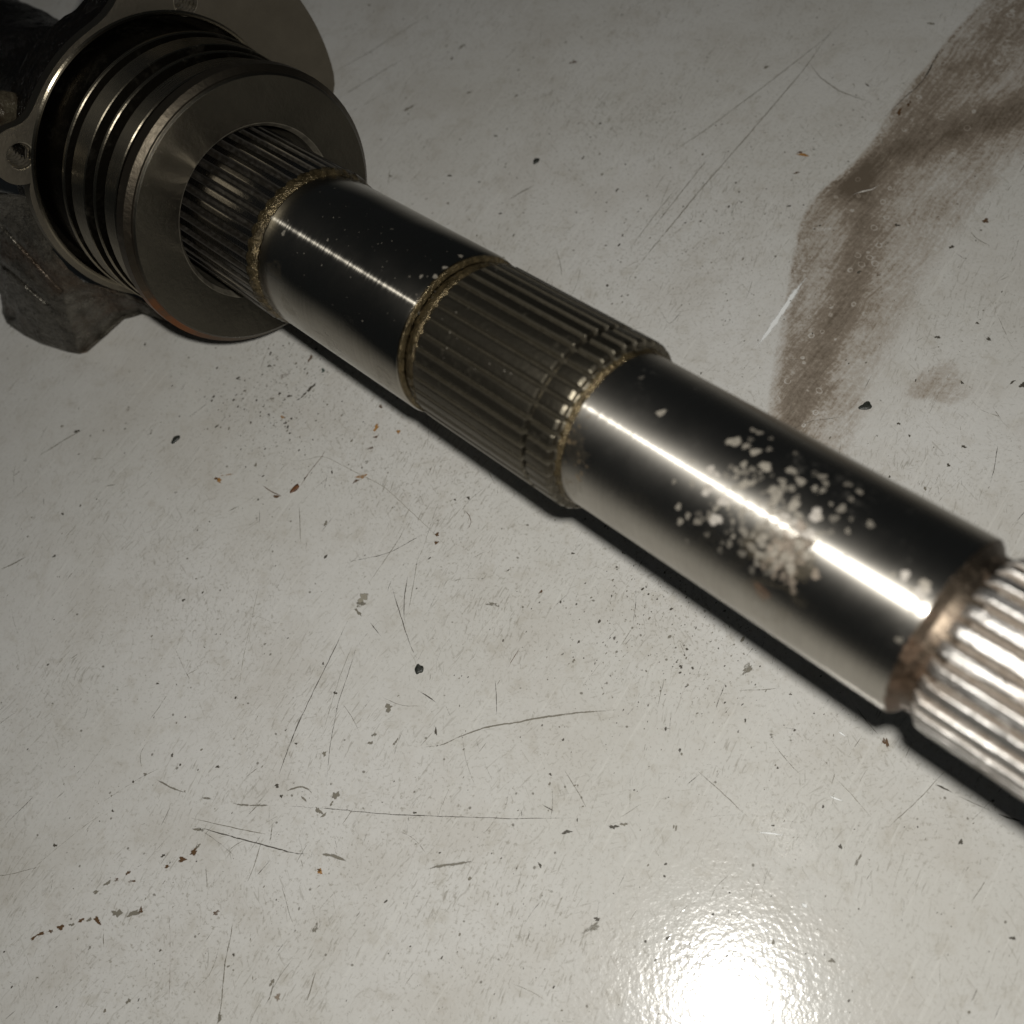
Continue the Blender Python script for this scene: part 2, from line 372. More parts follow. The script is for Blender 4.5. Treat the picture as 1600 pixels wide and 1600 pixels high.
STROKES = [  # pixel polylines, half width mm, colour, alpha
 ([(1330, 20), (1290, 60), (1200, 130), (1100, 205), (1000, 270)], .35, GR, .55), ([(1315, 25), (1255, 110), (1170, 210), (1100, 290), (985, 430), (975, 470)], .38, GR, .62),
 ([(1262, 95), (1280, 120), (1310, 142), (1365, 162)], .4, GR, .6), ([(1462, 90), (1440, 130), (1410, 155), (1380, 185)], .35, DK, .6),
 ([(1470, 75), (1452, 110), (1445, 125)], .5, DK, .55), ([(500, 125), (580, 80), (650, 35), (700, 5)], .4, GR, .45), ([(510, 165), (600, 110), (650, 80)], .5, GR, .4), ([(520, 190), (640, 125)], .35, GR, .35),
 ([(790, 315), (815, 300), (838, 288)], .55, GR, .5), ([(980, 395), (1020, 340), (1060, 290)], .3, GR, .5), ([(1010, 370), (1090, 268), (1120, 230)], .35, GR, .5),
 ([(868, 385), (875, 410), (880, 440)], .3, GR, .5), ([(1030, 480), (1045, 510), (1070, 480)], .22, DK, .5),
 ([(1263, 432), (1240, 462), (1210, 500), (1180, 545)], .02, DK, 0),
 ([(60, 713), (100, 688), (135, 668)], .35, GR, .7), ([(0, 890), (20, 882), (42, 869)], .5, GR, .75), ([(55, 700), (80, 655), (95, 620)], .25, GR, .3),
 ([(20, 745), (35, 733)], .5, GR, .5), ([(105, 905), (115, 893)], .3, GR, .6), ([(110, 1030), (123, 1021)], .35, GR, .55),
 ([(142, 717), (165, 716)], .35, GR, .5), ([(163, 760), (182, 757)], .4, GR, .55), ([(355, 800), (375, 790)], .4, GR, .65), ([(406, 797), (405, 822)], .22, DK, .6),
 ([(467, 785), (469, 820), (470, 852)], .22, GR, .7), ([(420, 705), (460, 722), (505, 712), (600, 760), (680, 835), (712, 870)], .2, LT, .55),
 ([(410, 758), (425, 770), (440, 775)], .3, BR, .8), ([(468, 762), (485, 735), (505, 712), (510, 700)], .22, BR, .7),
 ([(640, 810), (625, 840), (605, 870), (570, 920)], .22, GR, .55), ([(548, 960), (520, 1020), (490, 1080), (462, 1140), (436, 1210)], .25, DK, .62),
 ([(567, 980), (548, 1040), (528, 1100), (515, 1170), (508, 1250)], .2, DK, .5), ([(560, 985), (530, 1060), (512, 1120), (500, 1160)], .16, GR, .5),
 ([(612, 915), (625, 960), (640, 1005), (652, 1032)], .25, DK, .65), ([(637, 900), (631, 940), (632, 972)], .26, DK, .65), ([(655, 860), (645, 920), (637, 960)], .2, GR, .55),
 ([(578, 972), (586, 982), (596, 995)], .28, DK, .6), ([(655, 1080), (670, 1088), (683, 1099)], .35, DK, .65), ([(534, 1098), (550, 1120), (562, 1145)], .25, GR, .5),
 ([(774, 1062), (776, 1090), (776, 1118)], .25, DK, .55), ([(812, 1012), (800, 1030), (793, 1046)], .22, BR, .6),
 ([(655, 1168), (690, 1165), (720, 1150), (760, 1136), (800, 1130), (840, 1122), (900, 1114), (980, 1108)], .5, GR, .62), ([(655, 1168), (668, 1152), (678, 1142)], .2, GR, .6),
 ([(720, 1140), (728, 1190), (745, 1235)], .18, GR, .45), ([(740, 1145), (760, 1200), (775, 1230)], .16, GR, .35),
 ([(420, 1258), (520, 1264), (600, 1272), (700, 1276), (800, 1279), (920, 1278)], .25, DK, .55), ([(238, 1215), (270, 1232), (300, 1242)], .55, GR, .5), ([(315, 1246), (335, 1250)], .9, GR, .5), ([(357, 1253), (375, 1258), (430, 1259)], .7, GR, .45),
 ([(222, 1200), (216, 1180), (225, 1165), (233, 1157)], .25, GR, .5), ([(478, 1100), (450, 1170), (433, 1220)], .22, DK, .5), ([(380, 1218), (408, 1196)], .22, GR, .5),
 ([(298, 1278), (340, 1288), (380, 1297), (425, 1305)], .25, GR, .65), ([(300, 1290), (330, 1298), (380, 1312), (430, 1325), (460, 1334), (500, 1335)], .35, DK, .6),
 ([(300, 1295), (318, 1297)], .8, GR, .6), ([(500, 1334), (525, 1337), (542, 1346)], .9, GR, .62), ([(470, 1340), (474, 1358)], .22, GR, .5),
 ([(426, 1285), (424, 1310), (420, 1320)], .4, GR, .55), ([(410, 1310), (395, 1360), (385, 1382)], .25, GR, .55), ([(445, 1238), (465, 1228), (480, 1227), (488, 1240)], .55, GR, .65),
 ([(470, 1243), (480, 1254)], .55, GR, .65), ([(664, 1359), (690, 1352), (715, 1350), (743, 1345)], .95, GR, .55), ([(365, 1430), (360, 1470), (352, 1500), (347, 1560), (342, 1600)], .38, GR, .55),
 ([(322, 1350), (324, 1390)], .25, GR, .55), ([(336, 1365), (333, 1392)], .2, GR, .45), ([(262, 1390), (266, 1450), (266, 1520), (263, 1600)], .16, BR, .35),
 ([(163, 1455), (160, 1475), (163, 1482)], .25, GR, .55), ([(430, 1530), (424, 1550), (418, 1570)], .35, GR, .6), ([(495, 1515), (488, 1540), (478, 1568)], .35, GR, .55),
 ([(440, 1380), (450, 1420), (460, 1450)], .3, GR, .4), ([(150, 1260), (220, 1215), (262, 1195)], .22, GR, .35), ([(10, 1410), (60, 1350), (120, 1300), (190, 1250)], .2, LT, .4),
 ([(120, 1000), (90, 1060), (30, 1110)], .2, LT, .3), ([(408, 900), (395, 960), (380, 1030), (370, 1100)], .25, LT, .45), ([(268, 1000), (290, 1050), (305, 1075)], .2, GR, .4),
 ([(1262, 1335), (1330, 1275), (1378, 1205), (1480, 1205)], .02, GR, 0), ([(1380, 1300), (1440, 1245), (1480, 1200)], .25, GR, .55), ([(1462, 1226), (1475, 1231), (1488, 1239)], .45, DK, .8),
 ([(1488, 1239), (1520, 1255), (1555, 1270)], .2, GR, .5), ([(1560, 1272), (1575, 1278), (1600, 1285)], .5, DK, .75), ([(1140, 1210), (1110, 1190), (1090, 1200)], .16, GR, .3),
 ([(1085, 1200), (1130, 1240), (1172, 1280)], .25, GR, .55), ([(1290, 1200), (1330, 1240), (1375, 1295)], .2, LT, .45), ([(880, 1200), (905, 1240), (920, 1268)], .25, GR, .5), ([(985, 1200), (984, 1270)], .2, GR, .4),
 ([(846, 1256), (866, 1268)], .35, DK, .6), ([(1330, 1095), (1360, 1135), (1378, 1155)], .25, GR, .6), ([(1412, 1190), (1427, 1155)], .2, GR, .5), ([(1200, 1150), (1230, 1190), (1255, 1215)], .22, GR, .5),
 ([(1545, 460), (1570, 520), (1590, 560)], .22, GR, .35), ([(1540, 940), (1535, 700)], .02, GR, 0), ([(1560, 440), (1580, 430)], .3, GR, .4),
 ([(1515, 360), (1525, 375), (1548, 385)], .3, GR, .5), ([(1240, 620), (1232, 650)], .2, GR, .5), ([(1190, 430), (1240, 365)], .3, GR, .35), ([(1060, 420), (1130, 345)], .25, GR, .3),
 ([(830, 640), (800, 700), (780, 760)], .02, GR, 0), ([(690, 770), (660, 860), (640, 900)], .2, GR, .4), ([(722, 795), (735, 803), (740, 820), (728, 830)], .25, BR, .5), ([(560, 620), (590, 660)], .02, GR, 0),
 ([(1060, 1000), (1078, 1040)], .2, BR, .4), ([(1180, 890), (1090, 870)], .02, GR, 0), ([(950, 1020), (905, 1080)], .2, GR, .3),
]
for pts, wd, col, al in STROKES:
    if al > 0: sc.stroke([g2(*p) for p in pts], wd*.62, col, min(1, al*1.25))
# drips, smears, flecks: px, py, rx mm, ry mm, angle deg in picture, colour, alpha
BLOBS = [(722, 73, 1.6, .7, 30, GR, .8), (706, 92, 1.2, .6, 60, GR, .6), (638, 170, 2.2, .8, 35, GR, .85), (895, 98, 1.8, .9, 10, BR, .55), (733, 145, 1.0, .6, 20, GR, .7), (807, 150, 1.2, .6, 20, GR, .5), (810, 110, .7, .5, 0, GR, .7),
 (775, 213, .6, .5, 0, DK, .9), (703, 275, .7, .6, 0, DK, .9), (700, 318, .7, .5, 30, GR, .8), (782, 334, .6, .5, 0, DK, .8), (911, 247, .8, .4, 60, DK, .9), (937, 241, .6, .4, 40, GR, .9), (610, 275, .9, .5, -50, GR, .8), (577, 8, .8, .5, 10, GR, .8),
 (1255, 242, 2.2, .7, -12, OR, .85), (1250, 238, 1.1, .4, -10, BR, .9), (1245, 270, 1.2, .6, 10, BR, .6), (1197, 105, 1.0, .8, 0, GR, .7), (1455, 37, 1.6, .6, -10, GR, .75), (1355, 133, .9, .35, -60, DK, .95), (1405, 175, 1.5, .9, 70, BR, .95), (1420, 162, 1.4, .8, 60, BR, .6),
 (1233, 322, .6, .5, 0, DK, .9), (1402, 352, .8, .6, 0, DK, .9), (1487, 386, .8, .7, 0, DK, .9), (1342, 425, .7, .6, 0, DK, .8), (1372, 430, 1.2, .9, 0, BR, .5), (1465, 527, .8, .6, 0, DK, .9), (1527, 505, .5, .5, 0, DK, .9), (1545, 530, 1.0, .5, -60, DK, .7), (1503, 598, .5, .5, 0, DK, .9),
 (1582, 597, .9, .4, 30, DK, .9), (1598, 602, 1.2, .8, 0, DK, .9), (1404, 662, .5, .5, 0, DK, .9), (1506, 698, .7, .6, 0, DK, .9), (1421, 681, .4, .4, 0, DK, .9), (1482, 727, .6, .5, 0, DK, .9), (1540, 345, 1.6, .9, 30, BR, .65), (1390, 745, .4, .4, 0, DK, .8),
 (120, 674, 1.0, .6, 0, DK, .85), (97, 666, .7, .4, 30, GR, .9), (486, 606, 1.9, .7, 40, DK, .9), (475, 617, 1.6, .35, 45, DK, .8), (445, 587, 2.0, 1.2, 0, BR, .4), (372, 591, .8, .6, 0, DK, .9), (437, 615, .6, .5, 0, DK, .9), (452, 619, .8, .6, 0, DK, .8), (421, 572, .7, .6, 0, DK, .8), (334, 620, .5, .5, 0, DK, .9),
 (505, 579, .8, .8, 0, (.05, .07, .06), .9), (485, 560, 1.5, .8, 60, BR, .6), (442, 652, 1.0, .7, -40, OR, .6), (446, 661, .6, .5, 0, DK, .9), (342, 750, 1.5, .8, -30, OR, .85), (338, 748, .8, .5, -50, BR, .95), (355, 742, 2.2, .5, 5, OR, .4),
 (432, 776, 1.6, .5, -10, BR, .9), (595, 635, 1.0, .8, 60, BR, .5), (588, 668, 1.6, .8, 60, OR, .8), (587, 683, 1.0, .6, 30, BR, .7), (580, 700, 1.1, .8, 0, BR, .6), (623, 675, 1.2, .8, 50, OR, .6), (565, 745, 1.7, 1.1, 20, OR, .65), (556, 752, 1.2, .6, 20, BR, .6), (573, 722, 1.2, .6, 40, GR, .5),
 (535, 648, 1.4, .8, 50, GR, .35), (509, 818, .7, 1.0, -10, GR, .8), (732, 778, .6, .5, 0, DK, .95), (711, 781, .4, .4, 0, DK, .9), (683, 835, .9, .6, 30, BR, .8), (682, 848, 1.0, .5, 0, BR, .8), (722, 840, 1.3, .8, 20, GR, .4), (567, 935, 1.6, 2.2, -20, LT, .9), (563, 945, 1.4, 1.6, -20, GR, .55), (560, 957, 1.5, .6, -50, GR, .9),
 (607, 1106, 1.2, 1.4, 0, GR, .85), (585, 1148, .9, .6, 20, GR, .6), (579, 1161, .9, .7, 30, GR, .6), (618, 1160, 1.2, .5, 60, GR, .75), (681, 1143, .5, 1.0, 10, DK, .85), (505, 1037, .4, .4, 0, DK, .9), (524, 1083, .6, .5, 0, DK, .9), (507, 1178, .7, .7, 0, GR, .95), (463, 1162, .4, .4, 0, DK, .9), (433, 1228, .7, .6, 0, DK, .95), (440, 1244, .6, .4, 60, DK, .9),
 (525, 1243, 1.0, 1.4, -20, GR, .9), (518, 1256, .9, .4, 50, GR, .8), (498, 1267, 1.4, .7, -50, GR, .9), (506, 1274, .8, .5, 40, GR, .8), (500, 1362, 1.0, .7, -10, OR, .9), (499, 1360, .6, .4, 0, BR, .95), (763, 1278, 1.6, 1.2, 0, OR, .25), (648, 1270, .5, .4, 0, DK, .9), (886, 1300, 1.5, .6, 0, DK, .6), (959, 1292, 1.2, .6, -5, DK, .95), (975, 1288, 1.2, .5, 0, GR, .6),
 (844, 1352, .9, .4, -45, DK, .75), (925, 1450, 2.2, 1.2, 30, GR, .6), (933, 1436, .9, .5, 0, DK, .8), (1300, 1501, 1.0, .6, 30, GR, .7), (1313, 1323, .6, .5, 0, DK, .9), (1501, 1316, .7, .6, 0, DK, .9), (1340, 1345, 1.8, .5, 50, GR, .6), (1582, 1466, .7, .5, 0, DK, .8), (1208, 1290, .4, .3, 0, DK, .9), (1163, 1500, .5, .5, 0, DK, .9), (1384, 1160, .8, 1.6, 10, BR, .7), (1168, 1045, 2.4, 1.2, 35, GR, .6),
 (770, 945, 1.8, .9, -20, GR, .55), (845, 925, .9, .4, 25, BR, .8), (1064, 1042, .6, .5, 0, DK, .9), (1082, 1044, .5, .4, 0, DK, .8), (895, 865, .5, .4, 0, DK, .9), (897, 1032, .5, .4, 0, GR, .9), (880, 1156, .4, .4, 0, DK, .9), (860, 1210, .4, .4, 0, DK, .9), (1235, 1085, .4, .3, 0, DK, .8), (1215, 1200, .4, .3, 0, DK, .8),
 (287, 938, .6, .5, 0, DK, .9), (317, 926, .4, .4, 0, DK, .8), (98, 803, .6, .5, 0, DK, .8), (85, 869, .6, .5, 0, DK, .85), (246, 1068, .4, .4, 0, DK, .9), (269, 1180, .5, .5, 0, DK, .8), (340, 1198, .5, .5, 0, DK, .9), (86, 1321, .6, .5, 0, DK, .9), (176, 1267, .4, .4, 0, DK, .8), (201, 1564, 1.0, .6, 20, GR, .8), (227, 1210, .8, .5, 0, GR, .7),
 (365, 1492, .4, .4, 0, DK, .9), (425, 1535, 1.0, .6, 50, GR, .85), (434, 1558, 1.0, 1.0, 0, (.25, .2, .15), .7), (493, 1450, 1.4, .9, 80, GR, .6), (343, 1590, 1.3, .8, 80, GR, .7), (338, 1426, 1.4, .6, 15, BR, .6), (255, 1337, .8, .4, 15, DK, .8), (261, 1354, .9, .5, 5, BR, .85), (285, 1343, 1.3, .8, 30, BR, .9), (303, 1331, 1.6, .8, 40, BR, .8), (310, 1322, .7, .5, 40, GR, .8),
 (200, 1364, .9, .6, 20, BR, .6), (168, 1380, 1.1, .6, 20, GR, .85), (150, 1394, 1.0, .5, 30, GR, .85), (206, 1377, 1.2, .5, 10, BR, .6), (182, 1375, 1.0, .5, 10, BR, .5), (52, 1466, .9, .5, 20, BR, .8), (64, 1459, 1.1, .6, 25, BR, .85), (80, 1455, .9, .5, 15, BR, .7), (95, 1449, 1.4, .7, 20, BR, .8), (112, 1445, .9, .5, 10, GR, .7), (127, 1438, 1.1, .5, 15, BR, .8), (140, 1437, .9, .6, 0, GR, .8), (152, 1438, 1.3, .9, -40, BR, .85), (183, 1427, 1.6, 1.1, -20, GR, .85), (210, 1427, 2.0, 1.0, 20, GR, .8), (220, 1422, .9, .8, 0, BR, .7),
 (40, 625, 1.2, .5, 10, GR, .4), (200, 640, 1.2, .7, 60, BR, .45), (275, 770, .9, .6, 0, GR, .4)]
for px, py, rx, ry, ang, col, al in BLOBS:
    sc.blob(g2(px, py), rx*.88, ry*.85, math.radians(ang), col, al*(.9 if col == DK else .75), .5, 22)
# countless small ones
for i in range(2300):
    cx = rng.choice([0, 1, 2, 3], p=[.45, .2, .2, .15])
    if cx == 0: px, py = rng.uniform(-20, 1620), rng.uniform(-20, 1620)
    elif cx == 1: px, py = rng.normal(430, 70), rng.normal(640, 60)
    elif cx == 2: px, py = rng.normal(1060, 120), rng.normal(1000, 90)
    else: px, py = rng.normal(1050, 160), rng.normal(330, 130)
    r = min(.42, .08+rng.exponential(.07)); sc.blob(g2(px, py), r*rng.uniform(1, 2.2), r, rng.uniform(.4, 1.6), DK if rng.random() < .6 else GR, rng.uniform(.35, .85), .35, 7)
for i in range(900):
    px, py = rng.uniform(-20, 1620), rng.uniform(-20, 1620); a = rng.normal(1.05, .25) if rng.random() < .8 else rng.uniform(0, 3.1)
    c = g2(px, py); L = rng.exponential(4.0)+1; d = np.array([math.cos(a), math.sin(a)])
    bend = rng.normal(0, .06)*L*np.array([-d[1], d[0]])
    sc.stroke([c-d*L/2, c+bend, c+d*L/2], rng.uniform(.07, .16), GR if rng.random() < .7 else DK, rng.uniform(.25, .6))
o = sc.make('scratches', MS['marks'])
o['label'] = 'dark scuffs, drips and fine scratches scattered over the pale painted sheet'; o['category'] = 'scratches'
wh = Marks(); wh.z = .16
WH = (.80, .81, .80)
wh.stroke([g2(*p) for p in [(1262, 432), (1245, 452), (1225, 482), (1205, 512), (1180, 545)]], 1.0, WH, 1.0)
wh.stroke([g2(*p) for p in [(1332, 305), (1350, 297), (1365, 298), (1375, 287)]], .35, (.6, .57, .52), .8)
wh.stroke([g2(*p) for p in [(1176, 1299), (1200, 1302), (1225, 1305)]], .3, WH, .8)
wh.stroke([g2(*p) for p in [(1294, 1243), (1306, 1248), (1320, 1253)]], .28, WH, .8)
wh.stroke([g2(*p) for p in [(1310, 1143), (1322, 1152)]], .28, WH, .8)
wh.stroke([g2(*p) for p in [(1252, 1412), (1262, 1418)]], .6, WH, .9)
o = wh.make('bare_scrapes', MS['marks'])
o['label'] = 'fresh white scrape beside the brown stain, with smaller pale nicks'; o['category'] = 'scrape'

# ------------------------------------------------------------------ loose chips lying on the sheet
def chip(name, px, py, rx, ry, ang, hgt, mat, label, cat, seed, lobes=0):
    r = np.random.default_rng(seed); n = 18; ph = r.uniform(0, 6.28, 3); c = on_plane(px, py)
    V = []; a0 = math.radians(ang)
    for k, z in ((.92, .0), (1, .35), (.8, .85), (.4, 1.0)):
        for i in range(n):
            t = 2*math.pi*i/n; q = k*(1+.13*math.sin(2*t+ph[0])+.12*math.sin(3*t+ph[1])+.07*math.sin(5*t+ph[2])-lobes*.35*max(0, math.cos(t-1.6))**6)
            x, y = rx*q*math.cos(t), ry*q*math.sin(t)
            V.append((x*math.cos(a0)-y*math.sin(a0), x*math.sin(a0)+y*math.cos(a0), z*hgt+r.normal(0, .02)))
    V.append((0, 0, hgt*.95)); Fc = []
    for j in range(3):
        for i in range(n): Fc.append((j*n+i, j*n+(i+1) % n, (j+1)*n+(i+1) % n, (j+1)*n+i))
    for i in range(n): Fc.append((3*n+i, 3*n+(i+1) % n, 4*n))
    Fc.append(tuple(reversed(range(n))))
    o = link(name, mesh(name, V, Fc, sharp=60), mat, None, (c[0]*MM, c[1]*MM, .0001))
    o['label'] = label; o['category'] = cat; o['group'] = 'chips lying on the pale sheet'
chip('grit_chip', 1352, 635, 1.5, 1.2, 40, .5, MS['chip'], 'round black double-lobed chip on the sheet below the brown stain', 'chip', 1, 1)
chip('grit_chip', 655, 1046, .95, 1.3, 0, .5, MS['chip'], 'oval black chip alone at the lower end of a thin scratch below the shaft', 'chip', 2)
chip('grit_chip', 838, 252, .8, 1.3, -15, .5, MS['chip'], 'black heart-shaped chip on the sheet above the shaft', 'chip', 3, 1)
chip('grit_chip', 275, 687, 1.5, .8, 38, .5, MS['chip'], 'small slanted dark green-black chip below the castings lower left', 'chip', 4)
chip('rust_flake', 461, 764, 1.7, .65, 42, .4, MS['rust'], 'curled brown rust flake with a thin tail mark under the shaft', 'flake', 5)

# ------------------------------------------------------------------ the shaft assembly
base_w = np.array([P0[0], P0[1], 0.0])
root = bpy.data.objects.new('transmission_shaft', None); S.collection.objects.link(root)
RotM = Matrix(np.stack([U, Y, UP], 1).tolist()).to_4x4()
root.matrix_world = Matrix.Translation(Vector(base_w*MM)) @ RotM
root['label'] = 'splined steel shaft with ringed flange and oily cast housing lying on the pale sheet'
root['category'] = 'shaft'
OFF = Vector(tuple(float(np.dot(P0-base_w, a))*MM for a in (U, Y, UP)))       # axis origin inside the empty's frame
def part(name, V, Fc, mat, parent=None, smooth=True, sharp=35, label=None):
    me = mesh(name, V, Fc, smooth, sharp)
    o = link(name, me, mat, parent or root, None if parent else OFF)
    if label: o['label'] = label
    return o

def spline(N, Rt, Rr, top=.42, bot=.22, ph=0.0, ends=((0, 0),)):
    """radius as function of (t, theta): trapezoid teeth that fade where the profile says so"""
    def prof(a):
        x = ((a+ph)*N/(2*math.pi)) % 1.0; x = min(x, 1-x)*2        # 0 at tooth centre, 1 at root centre
        k = 0 if x < top else (1 if x > 1-bot else (x-top)/(1-bot-top))
        return k*k*(3-2*k)*.6+k*.4
    return prof
def spline_part(name, N, stations, mat, top=.42, bot=.22, ph=0.0, per=18, parent=None, jitter=0.0):
    """stations: (t, R_tooth, R_root)"""
    n = N*per; th = np.linspace(0, 2*math.pi, n, endpoint=False); f = spline(N, 0, 0, top, bot, ph)
    k = np.array([f(a) for a in th]); V = []; Fc = []; root_a = []
    for t, rt, rr in stations:
        r = rt+(rr-rt)*k
        if jitter: r = r+rng.normal(0, jitter, n)
        for a, q, kk in zip(th, r, k): V.append((t, q*math.cos(a), q*math.sin(a))); root_a.append(kk if rt-rr > .25 else .25)
    for i in range(len(stations)-1):
        for j in range(n):
            l = (j+1) % n; Fc.append((i*n+j, i*n+l, (i+1)*n+l, (i+1)*n+j))
    me = mesh(name, V, Fc, True, 40); set_attr(me, 'root', root_a)
    return link(name, me, mat, parent or root, None if parent else OFF)

# first splines inside the flange bore
spline_part('spline_teeth', 36, [(-32, 18.2, 17.0), (-20, 18.2, 17.0), (-5, 18.2, 17.0), (10, 18.2, 17.0), (23.0, 18.2, 17.0), (23.6, 18.0, 17.0), (24.0, 17.2, 16.8)], MS['spline'], .40, .26, .04)
# scalloped amber residue where the splines run out
def scal(t, R, a):
    return R
V, Fc = [], []
n = 36*10
for j, (tt, rr, sc_) in enumerate(((23.8, 17.3, 1.3), (23.8, 18.1, 1.3), (24.1, 18.35, 1.1), (24.7, 18.0, .5), (25.2, 17.45, .0), (25.5, 17.15, 0))):
    for i in range(n):
        a = 2*math.pi*i/n; x = ((a+.04)*36/(2*math.pi)) % 1; b = abs(math.sin(math.pi*x))
        r = rr+rng.normal(0, .03)+.15*math.sin(3*a+.5)-.1; V.append((tt-sc_*(b**.6)+rng.normal(0, .04), r*math.cos(a), r*math.sin(a)))
for j in range(5):
    for i in range(n): l = (i+1) % n; Fc.append((j*n+i, j*n+l, (j+1)*n+l, (j+1)*n+i))
part('residue_collar', V, Fc, MS['amber'], sharp=60, label='amber residue scalloped along the spline ends')
# first ground journal
V, Fc = lathe([(24.6, 16.4), (25.4, 17.1), (26, 17.25), (40, 17.25), (55, 17.25), (71.6, 17.25), (72.2, 17.0), (72.6, 16.2)], 256)
part('polished_journal', V, Fc, MS['polished'], label='mirror-dark polished journal next to the flange')
# lip and amber ring between journal and splines
V, Fc = lathe(bev([(72.4, 15.5), (72.4, 16.95), (73.0, 17.0), (73.2, 15.9)], .12), 256)
part('collar_lip', V, Fc, MS['amber'])
def rag(t, R, a): return R+rng.normal(0, .09)
V, Fc = lathe([(73.3, 15.4), (73.5, 15.9), (74.1, 16.15), (74.9, 16.35), (75.8, 16.3), (76.3, 15.9)], 300, rag)
part('residue_collar', V, Fc, MS['amber'], sharp=70, label='golden grimy ring before the long splines')
# long splines with a ring groove
st = [(75.0, 15.6, 15.4), (76.0, 16.1, 15.6), (77.2, 16.9, 15.95), (77.3, 16.9, 15.95), (85, 16.9, 15.95), (95, 16.9, 15.95), (106.0, 16.9, 15.95), (106.1, 16.88, 15.95), (106.3, 16.6, 15.95), (106.4, 15.75, 15.4), (107.2, 15.7, 15.4), (107.3, 16.6, 15.9),
      (107.5, 16.88, 15.95), (107.6, 16.9, 15.95), (112.3, 16.9, 15.95), (112.4, 16.88, 15.95), (112.9, 16.5, 15.8), (113.0, 15.6, 15.3), (113.5, 15.3, 15.2)]
spline_part('spline_teeth', 36, st, MS['spline2'], .62, .10, .02)
V, Fc = lathe([(112.6, 15.2), (113.0, 15.4), (113.5, 15.42), (114.0, 15.12), (114.5, 14.95)], 300, lambda t, R, a: R+rng.normal(0, .05)+.12*math.sin(5*a+1)*math.sin(9*a))
part('residue_collar', V, Fc, MS['amber'], sharp=70, label='thin sparkling ring after the long splines')
# second ground journal
V, Fc = lathe([(113.6, 14.2), (114.4, 14.95), (115, 15.0), (130, 15.0), (150, 15.0), (178.4, 15.0), (178.7, 14.9)], 256)
part('polished_journal', V, Fc, MS['polished2'], label='bright polished journal with pale spots')
V, Fc = lathe(bev([(178.5, 14.98), (178.9, 14.75), (180.0, 13.3), (182.0, 13.2), (183.0, 13.3), (184.0, 13.6)], .2), 200, lambda t, R, a: R+rng.normal(0, .03))
part('rusty_neck', V, Fc, MS['neck'], sharp=60)
st = [(181.4, 12.6, 12.4), (182.0, 13.4, 12.7), (183.2, 14.5, 13.1), (184.6, 14.55, 13.1)]+[(186+i*2.0, 14.55, 13.1) for i in range(1, 45)]
spline_part('spline_teeth', 28, st, MS['spline3'], .5, .18, .10, jitter=.035)

# dried spots on the journals, wrapped on the steel
class Wrap(Marks):
    def spot(s, px, py, R, rad, col, al, stretch=1.0):
        # pixel -> point on the cylinder of radius R
        d = ray(px, py); o_ = CAM-P0; du, ou = np.dot(d, U), np.dot(o_, U)
        dp, op = d-du*U, o_-ou*U; A, B, Cc = dp@dp, 2*dp@op, op@op-R*R; disc = B*B-4*A*Cc
        if disc < 0: return
        q = o_+d*((-B-math.sqrt(disc))/(2*A)); t0, a0 = np.dot(q, U), math.atan2(np.dot(q, UP), np.dot(q, Y))
        if t0+rad*stretch > 178.3 and R < 16: return
        n = 12; ph = rng.uniform(0, 6.28, 3); s.k = getattr(s, 'k', 0)+1; Rz = R+.012+.0008*(s.k % 60); b = len(s.V)
        def put(dt, ds, a): an = a0+ds/R; s.V.append((t0+dt, Rz*math.cos(an), Rz*math.sin(an))); s.C.append((*col, a))
        put(0, 0, al*.8)
        for k, a in ((.6, al), (1.0, 0)):
            for i in range(n):
                t = 2*math.pi*i/n; r = rad*k*(1+.2*math.sin(2*t+ph[0])+.17*math.sin(3*t+ph[1])+.12*math.sin(5*t+ph[2]))
                put(r*math.cos(t)*stretch, r*math.sin(t), a)
        for i in range(n):
            j = (i+1) % n; s.F.append((b, b+1+i, b+1+j)); s.F.append((b+1+i, b+1+n+i, b+1+n+j, b+1+j))
TAN = (.34, .31, .26); PAL = (.46, .425, .38)
ws = Wrap()
